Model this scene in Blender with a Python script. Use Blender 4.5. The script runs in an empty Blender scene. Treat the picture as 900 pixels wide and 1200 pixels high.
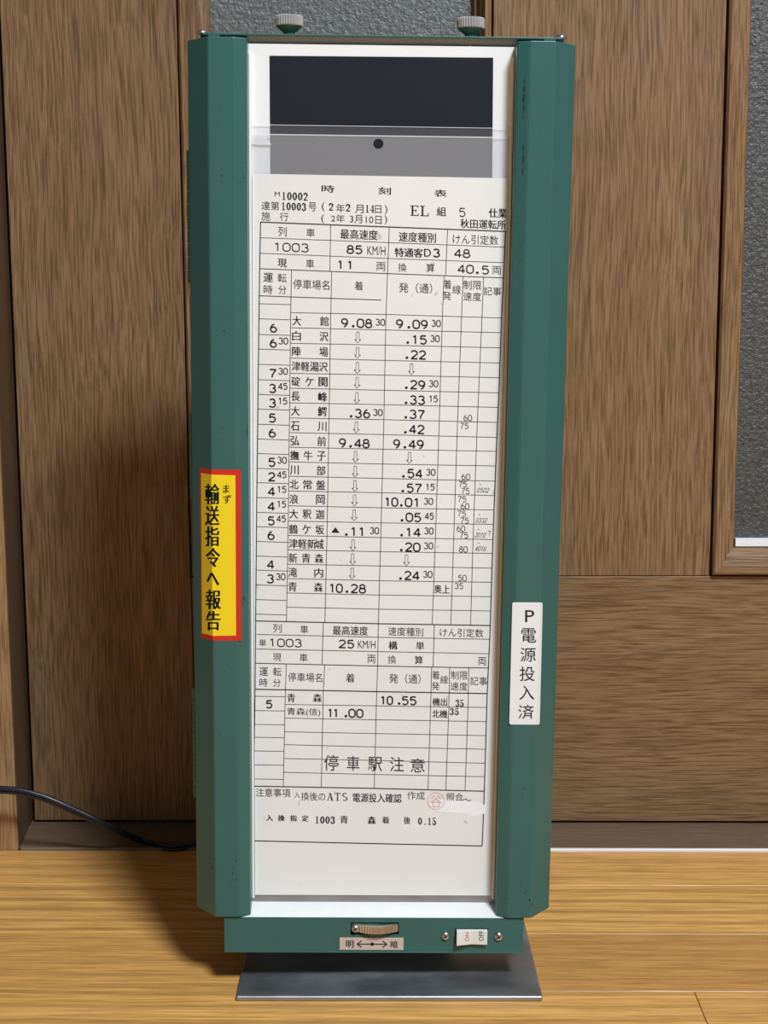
import bpy, bmesh, math, random
from mathutils import Vector, Matrix
random.seed(7)
S = bpy.context.scene
COL = S.collection
MM = 0.001

# ------------------------------------------------------------------ camera
F, PITCH, YAW, ROLL = 1706.2, 0.153657, -0.016727, -0.004395
CAM = Vector((0.0, -1.06023, 0.40497))
cy, sy = math.cos(YAW), math.sin(YAW)
R0 = Vector((cy, -sy, 0)); F0 = Vector((sy, cy, 0)); Z0 = Vector((0, 0, 1))
FW = F0*math.cos(PITCH) - Z0*math.sin(PITCH)
UP = Z0*math.cos(PITCH) + F0*math.sin(PITCH)
RT = R0*math.cos(ROLL) + UP*math.sin(ROLL)
UP = UP*math.cos(ROLL) - R0*math.sin(ROLL)
cam = bpy.data.objects.new('camera', bpy.data.cameras.new('camera'))
COL.objects.link(cam)
cam.data.sensor_fit = 'VERTICAL'; cam.data.sensor_height = 24.0
cam.data.lens = 24.0*F/1200.0
cam.data.clip_start = 0.02
M = Matrix((RT, UP, -FW)).transposed().to_4x4(); M.translation = CAM
cam.matrix_world = M
S.camera = cam

# ------------------------------------------------------------------ light / view
S.view_settings.view_transform = 'Standard'; S.view_settings.look = 'None'
S.view_settings.gamma = 1.0; S.view_settings.exposure = 0.0
S.view_settings.use_curve_mapping = False
w = bpy.data.worlds.new('world'); S.world = w; w.use_nodes = True
w.node_tree.nodes['Background'].inputs[0].default_value = (0.9, 0.95, 1, 1)
w.node_tree.nodes['Background'].inputs[1].default_value = 0.03
LAMP = Vector((0.82, -1.87, 2.30)); LAMP_W = 110.0
L = bpy.data.lights.new('ceiling_lamp_light', 'AREA'); L.shape = 'DISK'; L.size = 0.56
L.energy = LAMP_W; L.color = (0.90, 1.0, 1.115)
lo = bpy.data.objects.new('ceiling_lamp_light', L); COL.objects.link(lo)
lo.location = LAMP + Vector((0, 0, -0.012))

def pixray(px, py):
    return FW + RT*((px-450)/F) - UP*((py-600)/F)
def hit(px, py, axis, val):
    d = pixray(px, py); t = (val-CAM[axis])/d[axis]
    return CAM + d*t

# ------------------------------------------------------------------ node helpers
def mat(name, col=(.5,.5,.5), rough=.5, metal=0, spec=.5):
    m = bpy.data.materials.new(name); m.use_nodes = True
    b = m.node_tree.nodes['Principled BSDF']
    b.inputs['Base Color'].default_value = (*col, 1)
    b.inputs['Roughness'].default_value = rough
    b.inputs['Metallic'].default_value = metal
    b.inputs['Specular IOR Level'].default_value = spec
    return m, m.node_tree, b
def N(nt, t, **k):
    n = nt.nodes.new(t)
    for a, v in k.items():
        if a.startswith('i_'): n.inputs[a[2:].replace('_', ' ')].default_value = v
        else: setattr(n, a, v)
    return n
def coords(nt, scale, rnd=0.0, rot=(0,0,0)):
    tc = N(nt, 'ShaderNodeTexCoord'); mp = N(nt, 'ShaderNodeMapping')
    mp.inputs['Scale'].default_value = scale; mp.inputs['Rotation'].default_value = rot
    if rnd:
        oi = N(nt, 'ShaderNodeObjectInfo'); mu = N(nt, 'ShaderNodeMath', operation='MULTIPLY')
        mu.inputs[1].default_value = rnd
        nt.links.new(oi.outputs['Random'], mu.inputs[0])
        ad = N(nt, 'ShaderNodeVectorMath', operation='ADD')
        nt.links.new(tc.outputs['Object'], ad.inputs[0]); nt.links.new(mu.outputs[0], ad.inputs[1])
        nt.links.new(ad.outputs[0], mp.inputs['Vector'])
    else:
        nt.links.new(tc.outputs['Object'], mp.inputs['Vector'])
    return mp.outputs[0]
def noise(nt, vec, scale=1, detail=4, rough=.55, dist=0):
    n = N(nt, 'ShaderNodeTexNoise'); n.inputs['Scale'].default_value = scale
    n.inputs['Detail'].default_value = detail; n.inputs['Roughness'].default_value = rough
    n.inputs['Distortion'].default_value = dist
    nt.links.new(vec, n.inputs['Vector']); return n.outputs['Fac']
def ramp(nt, fac, stops):
    r = N(nt, 'ShaderNodeValToRGB'); e = r.color_ramp.elements
    while len(e) < len(stops): e.new(.5)
    for x, (p, c) in zip(e, stops):
        x.position = p; x.color = (*c, 1) if len(c) == 3 else c
    nt.links.new(fac, r.inputs[0]); return r.outputs[0]
def mix(nt, fac, a, b, mode='MIX'):
    m = N(nt, 'ShaderNodeMix', data_type='RGBA', blend_type=mode)
    for s, v in ((m.inputs[0], fac), (m.inputs[6], a), (m.inputs[7], b)):
        if isinstance(v, (int, float)): s.default_value = v
        elif isinstance(v, tuple): s.default_value = (*v, 1)
        else: nt.links.new(v, s)
    return m.outputs[2]
def bump(nt, b, h, strength=.3, dist=.001):
    n = N(nt, 'ShaderNodeBump'); n.inputs['Strength'].default_value = strength
    n.inputs['Distance'].default_value = dist
    nt.links.new(h, n.inputs['Height']); nt.links.new(n.outputs[0], b.inputs['Normal'])

def oak(name, axis, light, dark, tone, rough=.42, seed=3.0, fine=1.0):
    """straight pored oak; axis = grain direction in object space"""
    m, nt, b = mat(name, light, rough, spec=.35)
    def sc(across, along): return tuple(along if i == axis else across for i in range(3))
    warp = coords(nt, sc(9, 5), seed)
    wn = N(nt, 'ShaderNodeTexNoise'); wn.inputs['Scale'].default_value = 1; wn.inputs['Detail'].default_value = 2
    nt.links.new(warp, wn.inputs['Vector'])
    base = coords(nt, (1,1,1), seed)
    ma = N(nt, 'ShaderNodeVectorMath', operation='MULTIPLY_ADD')
    nt.links.new(wn.outputs['Color'], ma.inputs[0]); ma.inputs[1].default_value = (.012,.012,.012)
    nt.links.new(base, ma.inputs[2])
    def scaled(a, l):
        v = N(nt, 'ShaderNodeVectorMath', operation='MULTIPLY'); v.inputs[1].default_value = sc(a, l)
        nt.links.new(ma.outputs[0], v.inputs[0]); return v.outputs[0]
    pores = noise(nt, scaled(880*fine, 28*fine), 1, 3, .62)
    mid = noise(nt, scaled(260, 9), 1, 3, .6)
    big = noise(nt, scaled(30, 2.5), 1, 2, .5)
    c1 = ramp(nt, pores, [(.36, dark), (.59, light)])
    c2 = mix(nt, ramp(nt, mid, [(.35, (0,0,0)), (.7, (1,1,1))]), c1, tone, 'MIX')
    c2 = mix(nt, .3, c1, c2)
    c3 = mix(nt, 1.0, c2, ramp(nt, big, [(.3, (.92,.91,.90)), (.7, (1.05,1.05,1.05))]), 'MULTIPLY')
    nt.links.new(c3, b.inputs['Base Color'])
    bump(nt, b, pores, .35, .0006)
    return m
def floor_wood(name, light, dark, wave_amt, seed):
    m, nt, b = mat(name, light, .33, spec=.4)
    tint = N(nt, 'ShaderNodeObjectInfo')
    v1 = coords(nt, (9, 330, 60), seed)
    v2 = coords(nt, (30, 620, 200), seed)
    v3 = coords(nt, (1.6, 13, 5), seed)
    n1 = noise(nt, v1, 1, 3, .6, .4); n2 = noise(nt, v2, 1, 2, .6)
    w = N(nt, 'ShaderNodeTexWave', wave_type='BANDS', bands_direction='Y')
    w.inputs['Scale'].default_value = 1.5; w.inputs['Distortion'].default_value = 5.5
    w.inputs['Detail'].default_value = 2; w.inputs['Detail Scale'].default_value = .9
    nt.links.new(v3, w.inputs['Vector'])
    c = mix(nt, ramp(nt, n1, [(.40, (1,1,1)), (.56, (0,0,0))]), light, dark)
    c = mix(nt, .42, (light[0], light[1], light[2]), c)
    c = mix(nt, ramp(nt, w.outputs['Fac'], [(.0, (0,0,0)), (.68, (0,0,0)), (.95, (wave_amt,)*3)]), c, dark)
    c = mix(nt, 1.0, c, ramp(nt, n2, [(.36, (.80,.76,.69)), (.58, (1.05,1.05,1.05))]), 'MULTIPLY')
    c = mix(nt, 1.0, c, ramp(nt, tint.outputs['Random'], [(0, (.95,.93,.9)), (1, (1.06,1.05,1.04))]), 'MULTIPLY')
    nt.links.new(c, b.inputs['Base Color'])
    bump(nt, b, n2, .12, .0003)
    return m
def paint(name, col, dark, rough=.36, scratch=.0, bumpy=.12):
    m, nt, b = mat(name, col, rough, spec=.5)
    v = coords(nt, (1,1,1))
    n = noise(nt, v, 900, 2, .5); n2 = noise(nt, v, 25, 3, .6)
    c = mix(nt, ramp(nt, n2, [(.3, (0,0,0)), (.75, (.35,.35,.35))]), col, dark)
    if scratch:
        sp = noise(nt, coords(nt, (1,1,.55)), 230, 5, .7)
        sel = noise(nt, v, 22, 2, .6)
        f = N(nt, 'ShaderNodeMath', operation='MULTIPLY')
        nt.links.new(ramp(nt, sp, [(.655, (0,0,0)), (.70, (1,1,1))]), f.inputs[0])
        nt.links.new(ramp(nt, sel, [(.50, (0,0,0)), (.62, (1,1,1))]), f.inputs[1])
        c = mix(nt, f.outputs[0], c, (.012,.02,.018))
    nt.links.new(c, b.inputs['Base Color'])
    bump(nt, b, n, bumpy, .0003)
    return m
def metal(name, col, rough, aniso=0, smudge=.15, sc=(30,30,30)):
    m, nt, b = mat(name, col, rough, 1)
    n = noise(nt, coords(nt, sc), 1, 5, .65)
    r = N(nt, 'ShaderNodeMapRange'); r.inputs[1].default_value = .3; r.inputs[2].default_value = .7
    r.inputs[3].default_value = rough-smudge*.6; r.inputs[4].default_value = rough+smudge
    nt.links.new(n, r.inputs[0]); nt.links.new(r.outputs[0], b.inputs['Roughness'])
    nt.links.new(ramp(nt, n, [(.3, tuple(c*.85 for c in col)), (.7, tuple(min(1, c*1.2) for c in col))]), b.inputs['Base Color'])
    return m

OAKL, OAKD, OAKT = (.300,.182,.090), (.120,.066,.027), (.20,.115,.052)
M_OAK_Z = oak('oak_vertical_grain', 2, OAKL, OAKD, OAKT)
M_OAK_X = oak('oak_horizontal_grain', 0, tuple(c*.95 for c in OAKL), OAKD, OAKT, seed=5)
M_OAK_MZ = oak('oak_moulding_vertical', 2, tuple(c*1.05 for c in OAKL), OAKD, OAKT, .34, 8)
M_OAK_MX = oak('oak_moulding_horizontal', 0, tuple(c*1.05 for c in OAKL), OAKD, OAKT, .34, 9)
M_CASE = oak('oak_casing', 2, (.40,.25,.115), (.19,.105,.045), (.27,.16,.075), .4, 11)
M_JAMB = oak('dark_brown_jamb', 2, (.125,.075,.043), (.085,.05,.03), (.10,.062,.037), .4, 4)
M_SILL = oak('dark_brown_sill', 0, (.19,.125,.08), (.12,.075,.048), (.15,.10,.065), .42, 6)
M_PLANK = [floor_wood('floor_oak_a', (.74,.39,.115), (.40,.205,.062), .25, 5.0),
           floor_wood('floor_oak_b', (.60,.30,.088), (.38,.19,.058), .35, 9.0),
           floor_wood('floor_oak_c', (.78,.42,.125), (.42,.21,.062), .6, 13.0)]
M_GAP, _, _ = mat('dark_gap', (.012,.009,.007), .9)
M_WALL = paint('wall_paper', (.17,.17,.17), (.15,.15,.15), .8)
M_CEIL = paint('ceiling_paper', (.25,.255,.26), (.23,.235,.24), .9)
M_GREEN = paint('green_enamel', (.032,.121,.109), (.027,.104,.094), .34, scratch=1, bumpy=.22)
M_GREEN2 = paint('green_enamel_inside', (.22,.225,.20), (.19,.195,.17), .5)
M_WHITE = paint('white_enamel', (.86,.87,.86), (.80,.81,.79), .32)
M_LEDGE = paint('worn_white_enamel', (.80,.79,.75), (.62,.60,.54), .4, scratch=.4)
M_GREYLIP = metal('grey_lip_metal', (.36,.37,.39), .38)
M_BLACKC = paint('black_card', (.010,.0135,.021), (.009,.012,.019), .6)
M_BLACKC.node_tree.nodes['Principled BSDF'].inputs['Specular IOR Level'].default_value = .2
M_STEEL = metal('foot_steel', (.40,.415,.43), .40, smudge=.16, sc=(18,34,30))
M_STEEL.node_tree.nodes['Principled BSDF'].inputs['Metallic'].default_value = .88
M_STEELE = metal('foot_steel_edge', (.62,.60,.60), .35)
M_NICKEL = metal('nickel', (.62,.60,.55), .28)
M_KNURL = paint('grey_knurled_plastic', (.34,.34,.335), (.27,.27,.265), .45)
M_WHEEL = metal('knurled_wheel', (.55,.52,.46), .4)
M_HOLE, _, _ = mat('black_recess', (.004,.004,.004), .8)
M_SWITCH = paint('ivory_switch', (.76,.75,.69), (.70,.69,.62), .35)
M_INK, _, _ = mat('black_ink', (.022,.022,.026), .6)
M_INKL, _, _ = mat('thin_grey_ink', (.04,.04,.042), .6)
for _m in (M_INK, M_INKL): _m.node_tree.nodes['Principled BSDF'].inputs['Specular IOR Level'].default_value = .1
M_INKR, _, _ = mat('red_ink', (.55,.10,.09), .6)
M_PINK, _, _ = mat('faded_red_stamp_ink', (.74,.44,.41), .7)
M_RED = paint('sticker_red', (.62,.022,.016), (.58,.02,.014), .4)
M_YEL = paint('sticker_yellow', (.88,.66,.012), (.84,.62,.01), .4)
M_WST = paint('sticker_white', (.80,.82,.82), (.76,.78,.78), .4)
M_TAGP = paint('label_beige', (.58,.47,.39), (.52,.42,.35), .5)
M_TAPE = paint('correction_white', (.88,.90,.91), (.86,.88,.89), .35)
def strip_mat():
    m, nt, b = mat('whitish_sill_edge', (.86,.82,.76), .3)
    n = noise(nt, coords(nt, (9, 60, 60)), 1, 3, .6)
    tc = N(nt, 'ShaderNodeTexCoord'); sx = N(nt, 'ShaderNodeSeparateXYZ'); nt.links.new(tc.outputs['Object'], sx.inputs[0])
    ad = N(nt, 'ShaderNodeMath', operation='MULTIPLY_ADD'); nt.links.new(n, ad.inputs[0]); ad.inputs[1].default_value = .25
    nt.links.new(sx.outputs[0], ad.inputs[2])      # left end painted darker, standing in for the shadow on it
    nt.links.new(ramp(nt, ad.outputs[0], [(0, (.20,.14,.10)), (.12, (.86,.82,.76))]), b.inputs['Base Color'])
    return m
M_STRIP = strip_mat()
M_CORD, _, _ = mat('cord_black', (.014,.019,.032), .32)

def paper_mat():
    m, nt, b = mat('paper', (.80,.80,.77), .65, spec=.3)
    v = coords(nt, (1,1,1))
    n = noise(nt, v, 14, 3, .6); f = noise(nt, v, 420, 2, .5); s = noise(nt, v, 160, 1, .5)
    c = mix(nt, ramp(nt, n, [(.3, (0,0,0)), (.7, (1,1,1))]), (.81,.81,.785), (.77,.765,.735))
    c = mix(nt, ramp(nt, s, [(.76, (0,0,0)), (.80, (.5,.5,.5))]), c, (.38,.36,.33))
    nt.links.new(c, b.inputs['Base Color'])
    h = N(nt, 'ShaderNodeMath', operation='ADD'); nt.links.new(n, h.inputs[0]); nt.links.new(f, h.inputs[1])
    bump(nt, b, noise(nt, v, 30, 3, .5), .25, .0012)
    return m
M_PAPER = paper_mat()
def aged_mat():
    m, nt, b = mat('aged_paper_edge', (.60,.52,.42), .7, spec=.2)
    return m
M_AGED = aged_mat()
def film(name, amt, col):
    m = bpy.data.materials.new(name); m.use_nodes = True; nt = m.node_tree
    b = nt.nodes['Principled BSDF']; out = nt.nodes['Material Output']
    b.inputs['Base Color'].default_value = (*col, 1); b.inputs['Roughness'].default_value = .3
    t = N(nt, 'ShaderNodeBsdfTransparent'); t.inputs[0].default_value = (.97,.97,.98,1)
    ms = N(nt, 'ShaderNodeMixShader'); ms.inputs[0].default_value = amt
    nt.links.new(t.outputs[0], ms.inputs[1]); nt.links.new(b.outputs[0], ms.inputs[2])
    nt.links.new(ms.outputs[0], out.inputs['Surface'])
    return m
M_FILM1 = film('clear_film', .075, (.75,.77,.88))
M_FILM2 = film('frosted_film', .22, (.80,.81,.83))
M_FILME = film('film_edge', .45, (.95,.95,.97))
def glass_mat(nm='patterned_glass', lo_=(.045,.048,.046), hi_=(.10,.106,.102)):
    m, nt, b = mat(nm, (.08,.085,.083), .46, spec=1.0)
    b.inputs['Transmission Weight'].default_value = .35
    b.inputs['IOR'].default_value = 1.5
    v = coords(nt, (1,1,1))
    n = noise(nt, v, 330, 3, .6, .4)
    nt.links.new(ramp(nt, n, [(.3, lo_), (.7, hi_)]), b.inputs['Base Color'])
    bump(nt, b, n, .7, .002)
    return m
M_GLASS = glass_mat(); M_GLASS2 = glass_mat('pale_patterned_glass', (.13,.142,.133), (.20,.215,.203))
M_EMIT = bpy.data.materials.new('lamp_diffuser'); M_EMIT.use_nodes = True
_b = M_EMIT.node_tree.nodes['Principled BSDF']; _b.inputs['Emission Color'].default_value = (1,.95,.88,1)
_b.inputs['Emission Strength'].default_value = 6

# ------------------------------------------------------------------ mesh helpers
def obj(name, bm, m, parent=None, bevel=0, seg=2, smooth=False, label=None):
    me = bpy.data.meshes.new(name)
    bmesh.ops.recalc_face_normals(bm, faces=bm.faces[:])
    bm.to_mesh(me); bm.free()
    for q in (m if isinstance(m, (list, tuple)) else [m]): me.materials.append(q)
    if smooth:
        for p in me.polygons: p.use_smooth = True
    o = bpy.data.objects.new(name, me); COL.objects.link(o)
    if parent is not None: o.parent = parent
    if bevel:
        md = o.modifiers.new('bevel', 'BEVEL'); md.width = bevel; md.segments = seg; md.limit_method = 'ANGLE'
        md.angle_limit = math.radians(28)
    if label: o['label'] = label
    return o
def tag(o, label, cat, group=None):
    o['label'] = label; o['category'] = cat
    if group: o['group'] = group
    return o
def empty(name, loc=(0,0,0)):
    o = bpy.data.objects.new(name, None); COL.objects.link(o); o.location = loc
    o.empty_display_size = .03; return o
def box(bm, x0, x1, y0, y1, z0, z1, mi=0):
    v = [bm.verts.new((x, y, z)) for x in (x0, x1) for y in (y0, y1) for z in (z0, z1)]
    for f in ((0,1,3,2),(4,6,7,5),(0,4,5,1),(2,3,7,6),(0,2,6,4),(1,5,7,3)):
        bm.faces.new([v[i] for i in f]).material_index = mi
    return v
def bx(*a, mm=True):
    bm = bmesh.new(); s = MM if mm else 1; box(bm, *[q*s for q in a]); return bm
def prism(pts, axis, a, b):
    """extrude a closed 2-D outline (mm) along axis from a to b (mm)"""
    bm = bmesh.new(); rings = []
    for t in (a, b):
        r = []
        for p, q in pts:
            c = [0,0,0]; o = [i for i in range(3) if i != axis]
            c[axis] = t*MM; c[o[0]] = p*MM; c[o[1]] = q*MM
            r.append(bm.verts.new(c))
        rings.append(r)
    n = len(pts)
    for i in range(n):
        bm.faces.new([rings[0][i], rings[0][(i+1) % n], rings[1][(i+1) % n], rings[1][i]])
    bm.faces.new(rings[0]); bm.faces.new(rings[1][::-1])
    return bm
def lathe(bm, prof, c, axis, n=32, knurl=0, kr=(0, 1)):
    """prof: (radius, along) list in mm; axis unit Vector; c centre in m"""
    ax = Vector(axis).normalized(); t = ax.orthogonal().normalized(); s = ax.cross(t)
    rings = []
    for k, (r, a) in enumerate(prof):
        ring = []
        for i in range(n):
            rr = r
            if knurl and kr[0] <= k <= kr[1]: rr = r - (knurl if i % 2 else 0)
            th = 2*math.pi*i/n
            ring.append(bm.verts.new(Vector(c) + ax*a*MM + (t*math.cos(th) + s*math.sin(th))*rr*MM))
        rings.append(ring)
    for A, B in zip(rings, rings[1:]):
        for i in range(n):
            bm.faces.new([A[i], A[(i+1) % n], B[(i+1) % n], B[i]])
    bm.faces.new(rings[0][::-1]); bm.faces.new(rings[-1])
def tube(bm, pts, r, n=10):
    rings = []
    for i, p in enumerate(pts):
        d = (pts[min(i+1, len(pts)-1)] - pts[max(i-1, 0)]).normalized()
        t = d.cross(Vector((0,0,1))).normalized(); s = d.cross(t)
        rings.append([bm.verts.new(p + (t*math.cos(2*math.pi*k/n) + s*math.sin(2*math.pi*k/n))*r) for k in range(n)])
    for A, B in zip(rings, rings[1:]):
        for i in range(n): bm.faces.new([A[i], A[(i+1) % n], B[(i+1) % n], B[i]])
    bm.faces.new(rings[0][::-1]); bm.faces.new(rings[-1])

# ------------------------------------------------------------------ room
RX0, RX1, RY0, RZ = -1500, 2100, -3300, 2420
fl = obj('floor', bx(RX0, RX1, RY0, -52, -40, -12), M_GAP); fl['kind'] = 'structure'
PW = 75.75; Y_J = -113.7
jx = {0: [-700, 610, 1500], 1: [-1000, 300+560, 1700], 2: [-1180, -20, 1050], 3: [-900, 165.5, 1075], 4: [-1250, 420, 1400], -1: [-860, 1060]}
rows = 40
for k in range(-1, rows):
    y1 = Y_J - k*PW + PW; y1 = y1 if k > -1 else -53.5
    y0 = Y_J - k*PW
    if k == -1: y0, y1 = Y_J + PW, -53.0   # never used: the first row ends at the sill
    if k == 0: y1 = -53.5
    if k == -1: continue
    xs = jx.get(k) or sorted(RX0 + 300 + ((k*523) % 900) + 909*i for i in range(4))
    xs = [RX0] + [x for x in xs if RX0+50 < x < RX1-50] + [RX1]
    for i, (a, b) in enumerate(zip(xs, xs[1:])):
        g = .22
        bm = bmesh.new(); cx, cyy = (a+b)/2, (y0+y1)/2
        hw, hh = (b-a)/2-g, (y1-y0)/2-g
        box(bm, -hw*MM, hw*MM, -hh*MM, hh*MM, -.012, 0)
        mi = {0: 0, 1: 2, 2: 1 if i >= 2 else 0, 3: 2 if i == 1 else 0}.get(k, (k*7+i*3) % 3)
        p = obj('plank', bm, M_PLANK[mi], fl, bevel=.0003, seg=1)
        p.location = (cx*MM, cyy*MM, 0)

# door opening, sill, jambs
JX, DX = -284.0, -286.0
tr = obj('trim_1', prism([(JX-18, -52), (JX, -52), (JX-4.8, 0), (JX-4.8, 34), (JX-18, 34)], 2, 0, 2060), M_JAMB); tr['kind'] = 'structure'
obj('casing_face', bx(JX-92, JX-.6, -54, -52.1, -0.5, 2060), M_CASE, tr, bevel=.001)
sl = obj('trim_2', prism([(-50, -9), (-50, .2), (-48.5, .6), (0, .6), (34, .6), (34, -9)], 0, JX-4.7, 560), M_SILL); sl['kind'] = 'structure'
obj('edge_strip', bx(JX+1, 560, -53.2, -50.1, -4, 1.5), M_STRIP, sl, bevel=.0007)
t3 = obj('trim_3', bx(560, 578, -51, 34, 0, 2060), M_JAMB, bevel=.0008); t3['kind'] = 'structure'
obj('casing_face', bx(560.6, 652, -56, -51.3, 0, 2060), M_CASE, t3, bevel=.001)
t4 = obj('trim_4', bx(JX-92, 652, -56, 34, 2060, 2140), M_OAK_X, bevel=.001); t4['kind'] = 'structure'
def setting(name, m, *a):
    o = obj(name, bx(*a), m); o['kind'] = 'structure'; return o
wl = setting('wall_back', M_WALL, RX0, JX-92.5, -51, 40, 0, RZ)
obj('wall_section', bx(652.5, RX1, -51, 40, 0, RZ), M_WALL, wl)
obj('wall_section', bx(JX-92, 652, -50, 40, 2140.5, RZ), M_WALL, wl)
setting('wall_left', M_WALL, RX0-50, RX0, RY0, 40, 0, RZ)
setting('wall_right', M_WALL, RX1, RX1+50, RY0, 40, 0, RZ)
setting('wall_front', M_WALL, RX0, RX1, RY0-50, RY0, 0, RZ)
setting('ceiling', M_CEIL, RX0, RX1, RY0, 40, RZ, RZ+50)
hall = setting('wall_hall', M_WALL, -900, 1300, 900, 950, -10, RZ)
setting('floor_hall', M_SILL, -900, 1300, 60, 900, -20, -2)

# door leaf
door = obj('door_1', bx(DX, -161.8, 0, 33, 2.6, 2040), M_OAK_Z, bevel=.0006)
door['kind'] = 'structure'
DR = 549
obj('bottom_rail', bx(-161.2, 424.5, .25, 33, 2.6, 192.2), M_OAK_X, door, bevel=.0005)
obj('middle_stile', bx(60.3, 222.6, 0, 33, 192.7, 1890), M_OAK_Z, door, bevel=.0005)
obj('right_stile', bx(425, DR, 0, 33, 2.6, 2040), M_OAK_Z, door, bevel=.0005)
obj('top_rail', bx(-161.2, 424.5, .25, 33, 1890.5, 2040), M_OAK_X, door, bevel=.0005)
def light_frame(x0, x1, z0, z1, wl_, wr, wb, gm=M_GLASS):
    gi = obj('glass_pane', bx(x0+wl_-6, x1-wr+6, 17, 21, z0+wb-8, z1-wb+6), gm, door)
    gi['label'] = 'grey patterned obscure glass'
    prof = lambda wd: [(0.9, 6), (0.9, -2.6), (2.4, -4.6), (wd*.40, -4.6), (wd*.46, 1.5), (wd*.60, 2.2), (wd*.66, 9), (wd*.90, 10.5), (wd, 16), (0.9, 16)]
    def side(pts):   # four mitred mouldings, each its own piece
        bm = bmesh.new(); A = [bm.verts.new(tuple(c*MM for c in a)) for a, b in pts]; B = [bm.verts.new(tuple(c*MM for c in b)) for a, b in pts]
        n = len(A)
        for i in range(n): bm.faces.new([A[i], A[(i+1) % n], B[(i+1) % n], B[i]])
        bm.faces.new(A[::-1]); bm.faces.new(B); return bm
    pl, pr, pb = prof(wl_), prof(wr), prof(wb)
    obj('moulding', side([((x0+a, y, z0+b), (x0+a, y, z1-b)) for (a, y), (b, _) in zip(pl, pb)]), M_OAK_MZ, door)
    obj('moulding', side([((x1-a, y, z0+b), (x1-a, y, z1-b)) for (a, y), (b, _) in zip(pr, pb)]), M_OAK_MZ, door)
    obj('moulding', side([((x0+a, y, z0+b), (x1-c, y, z0+b)) for (a, y), (b, _), (c, _) in zip(pl, pb, pr)]), M_OAK_MX, door)
    obj('moulding', side([((x0+a, y, z1-b), (x1-c, y, z1-b)) for (a, y), (b, _), (c, _) in zip(pl, pb, pr)]), M_OAK_MX, door)
    o = obj('glazing_bead', bx(x0+wl_+.2, x1-wr-.2, 12, 16.9, z0+wb-.2, z0+wb+5.5), M_TAPE, door); o['label'] = 'white glazing sealant'
light_frame(-161.2, 59.7, 192.7, 1890, 21, 13.5, 20, M_GLASS2)
light_frame(223.2, 424.5, 192.7, 1890, 20.5, 20.5, 20)

# ceiling lamp
cl = empty('ceiling_lamp', LAMP + Vector((0, 0, .12)))
tag(cl, 'round white flush ceiling lamp above and behind the viewer', 'lamp')
bm = bmesh.new(); lathe(bm, [(255, -30), (262, -22), (262, 0)], (0,0,0), (0,0,1), 48); obj('housing', bm, M_WHITE, cl)
bm = bmesh.new(); lathe(bm, [(120, -112), (215, -96), (246, -60), (252, -30.5)], (0,0,0), (0,0,1), 48); obj('diffuser', bm, M_EMIT, cl, smooth=True)

# ------------------------------------------------------------------ timetable holder frame (device space: u right, n back, w up, mm)
q = [-20.497, -264.0, 44.145, math.radians(1.7), math.radians(-.66), math.radians(-.85)]
U = Vector((math.cos(q[3]), math.sin(q[3]), 0)); Fv = Vector((-math.sin(q[3]), math.cos(q[3]), 0))
W = Z0*math.cos(q[4]) + Fv*math.sin(q[4]); NN = Fv*math.cos(q[4]) - Z0*math.sin(q[4])
U2 = U*math.cos(q[5]) + W*math.sin(q[5]); W2 = W*math.cos(q[5]) - U*math.sin(q[5])
O = Vector(q[:3])*MM
DM = Matrix((U2, NN, W2)).transposed().to_4x4(); DM.translation = O
DI = DM.inverted()
def loc(px, py, n, a=None, nrm=None):
    """where the sight line of a measured point meets the plane n (mm) of the holder -> local mm"""
    o = DI @ CAM; d = DI.to_3x3() @ pixray(px, py)
    if nrm is None: t = (n*MM - o.y)/d.y
    else: t = (a - o).dot(nrm)/d.dot(nrm)
    return (o + d*t)/MM
HF, HI, HO, DEP, H = 91.3, 71.1, 103.5, 14.25, 490.0

dev = empty('timetable_holder'); dev.matrix_world = DM
tag(dev, 'green enamelled metal illuminated timetable holder on a steel foot, standing on the floor', 'timetable holder')
BN = 15.0                                   # board face depth
wb_top = loc(440, 53, BN).z
# case behind the board
bm = bx(-101.5, 101.5, BN+1.7, 62, -1, wb_top-2)
box(bm, -.1015, -.0722, .0212, .062, (wb_top-2)*MM, (H-1.5)*MM); box(bm, .0722, .1015, .0212, .062, (wb_top-2)*MM, (H-1.5)*MM)
obj('case_body', bm, M_GREEN, dev)
for s in (-1, 1):
    prof = [(-HO, 24), (-HO, DEP), (-HO+.5, DEP-.8), (-HF-.4, .5), (-HF+.4, 0), (-78.2, 0), (-77.2, .25), (-HI-.6, 2.7), (-HI, 3.4), (-HI, BN-.2), (-HI-1, BN-.2), (-HI-1, 24)]
    if s == 1: prof = [(-a, b) for a, b in prof][::-1]
    cv = obj('side_cover', prism(prof, 2, 0, H-.9), M_GREEN, dev, bevel=.0004)
    t = [(HF-.4, .15), (HF-6.2, .15), (HF-6.2, 3), (HF-.4, 3)]
    obj('end_tab', prism([(s*a, b) for a, b in t], 2, H-.9, H+.2), M_GREEN, cv)
# hinge barrels at the left edge
for (y0, y1) in ((176, 332), (484, 584), (806, 934)):
    z1 = loc(222, y0, 18).z; z0 = loc(222, y1, 18).z
    bm = bmesh.new(); kn = 10; step = (z1-z0)/kn
    for i in range(kn):
        lathe(bm, [(1.0, .15), (1.25, .3), (1.25, step-.3), (1.0, step-.15)], (-.1039, .0175, (z0+i*step)*MM), (0,0,1), 12)
    obj('hinge', bm, M_GREEN, dev, smooth=False, label='narrow knuckled hinge on the left side')
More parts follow.
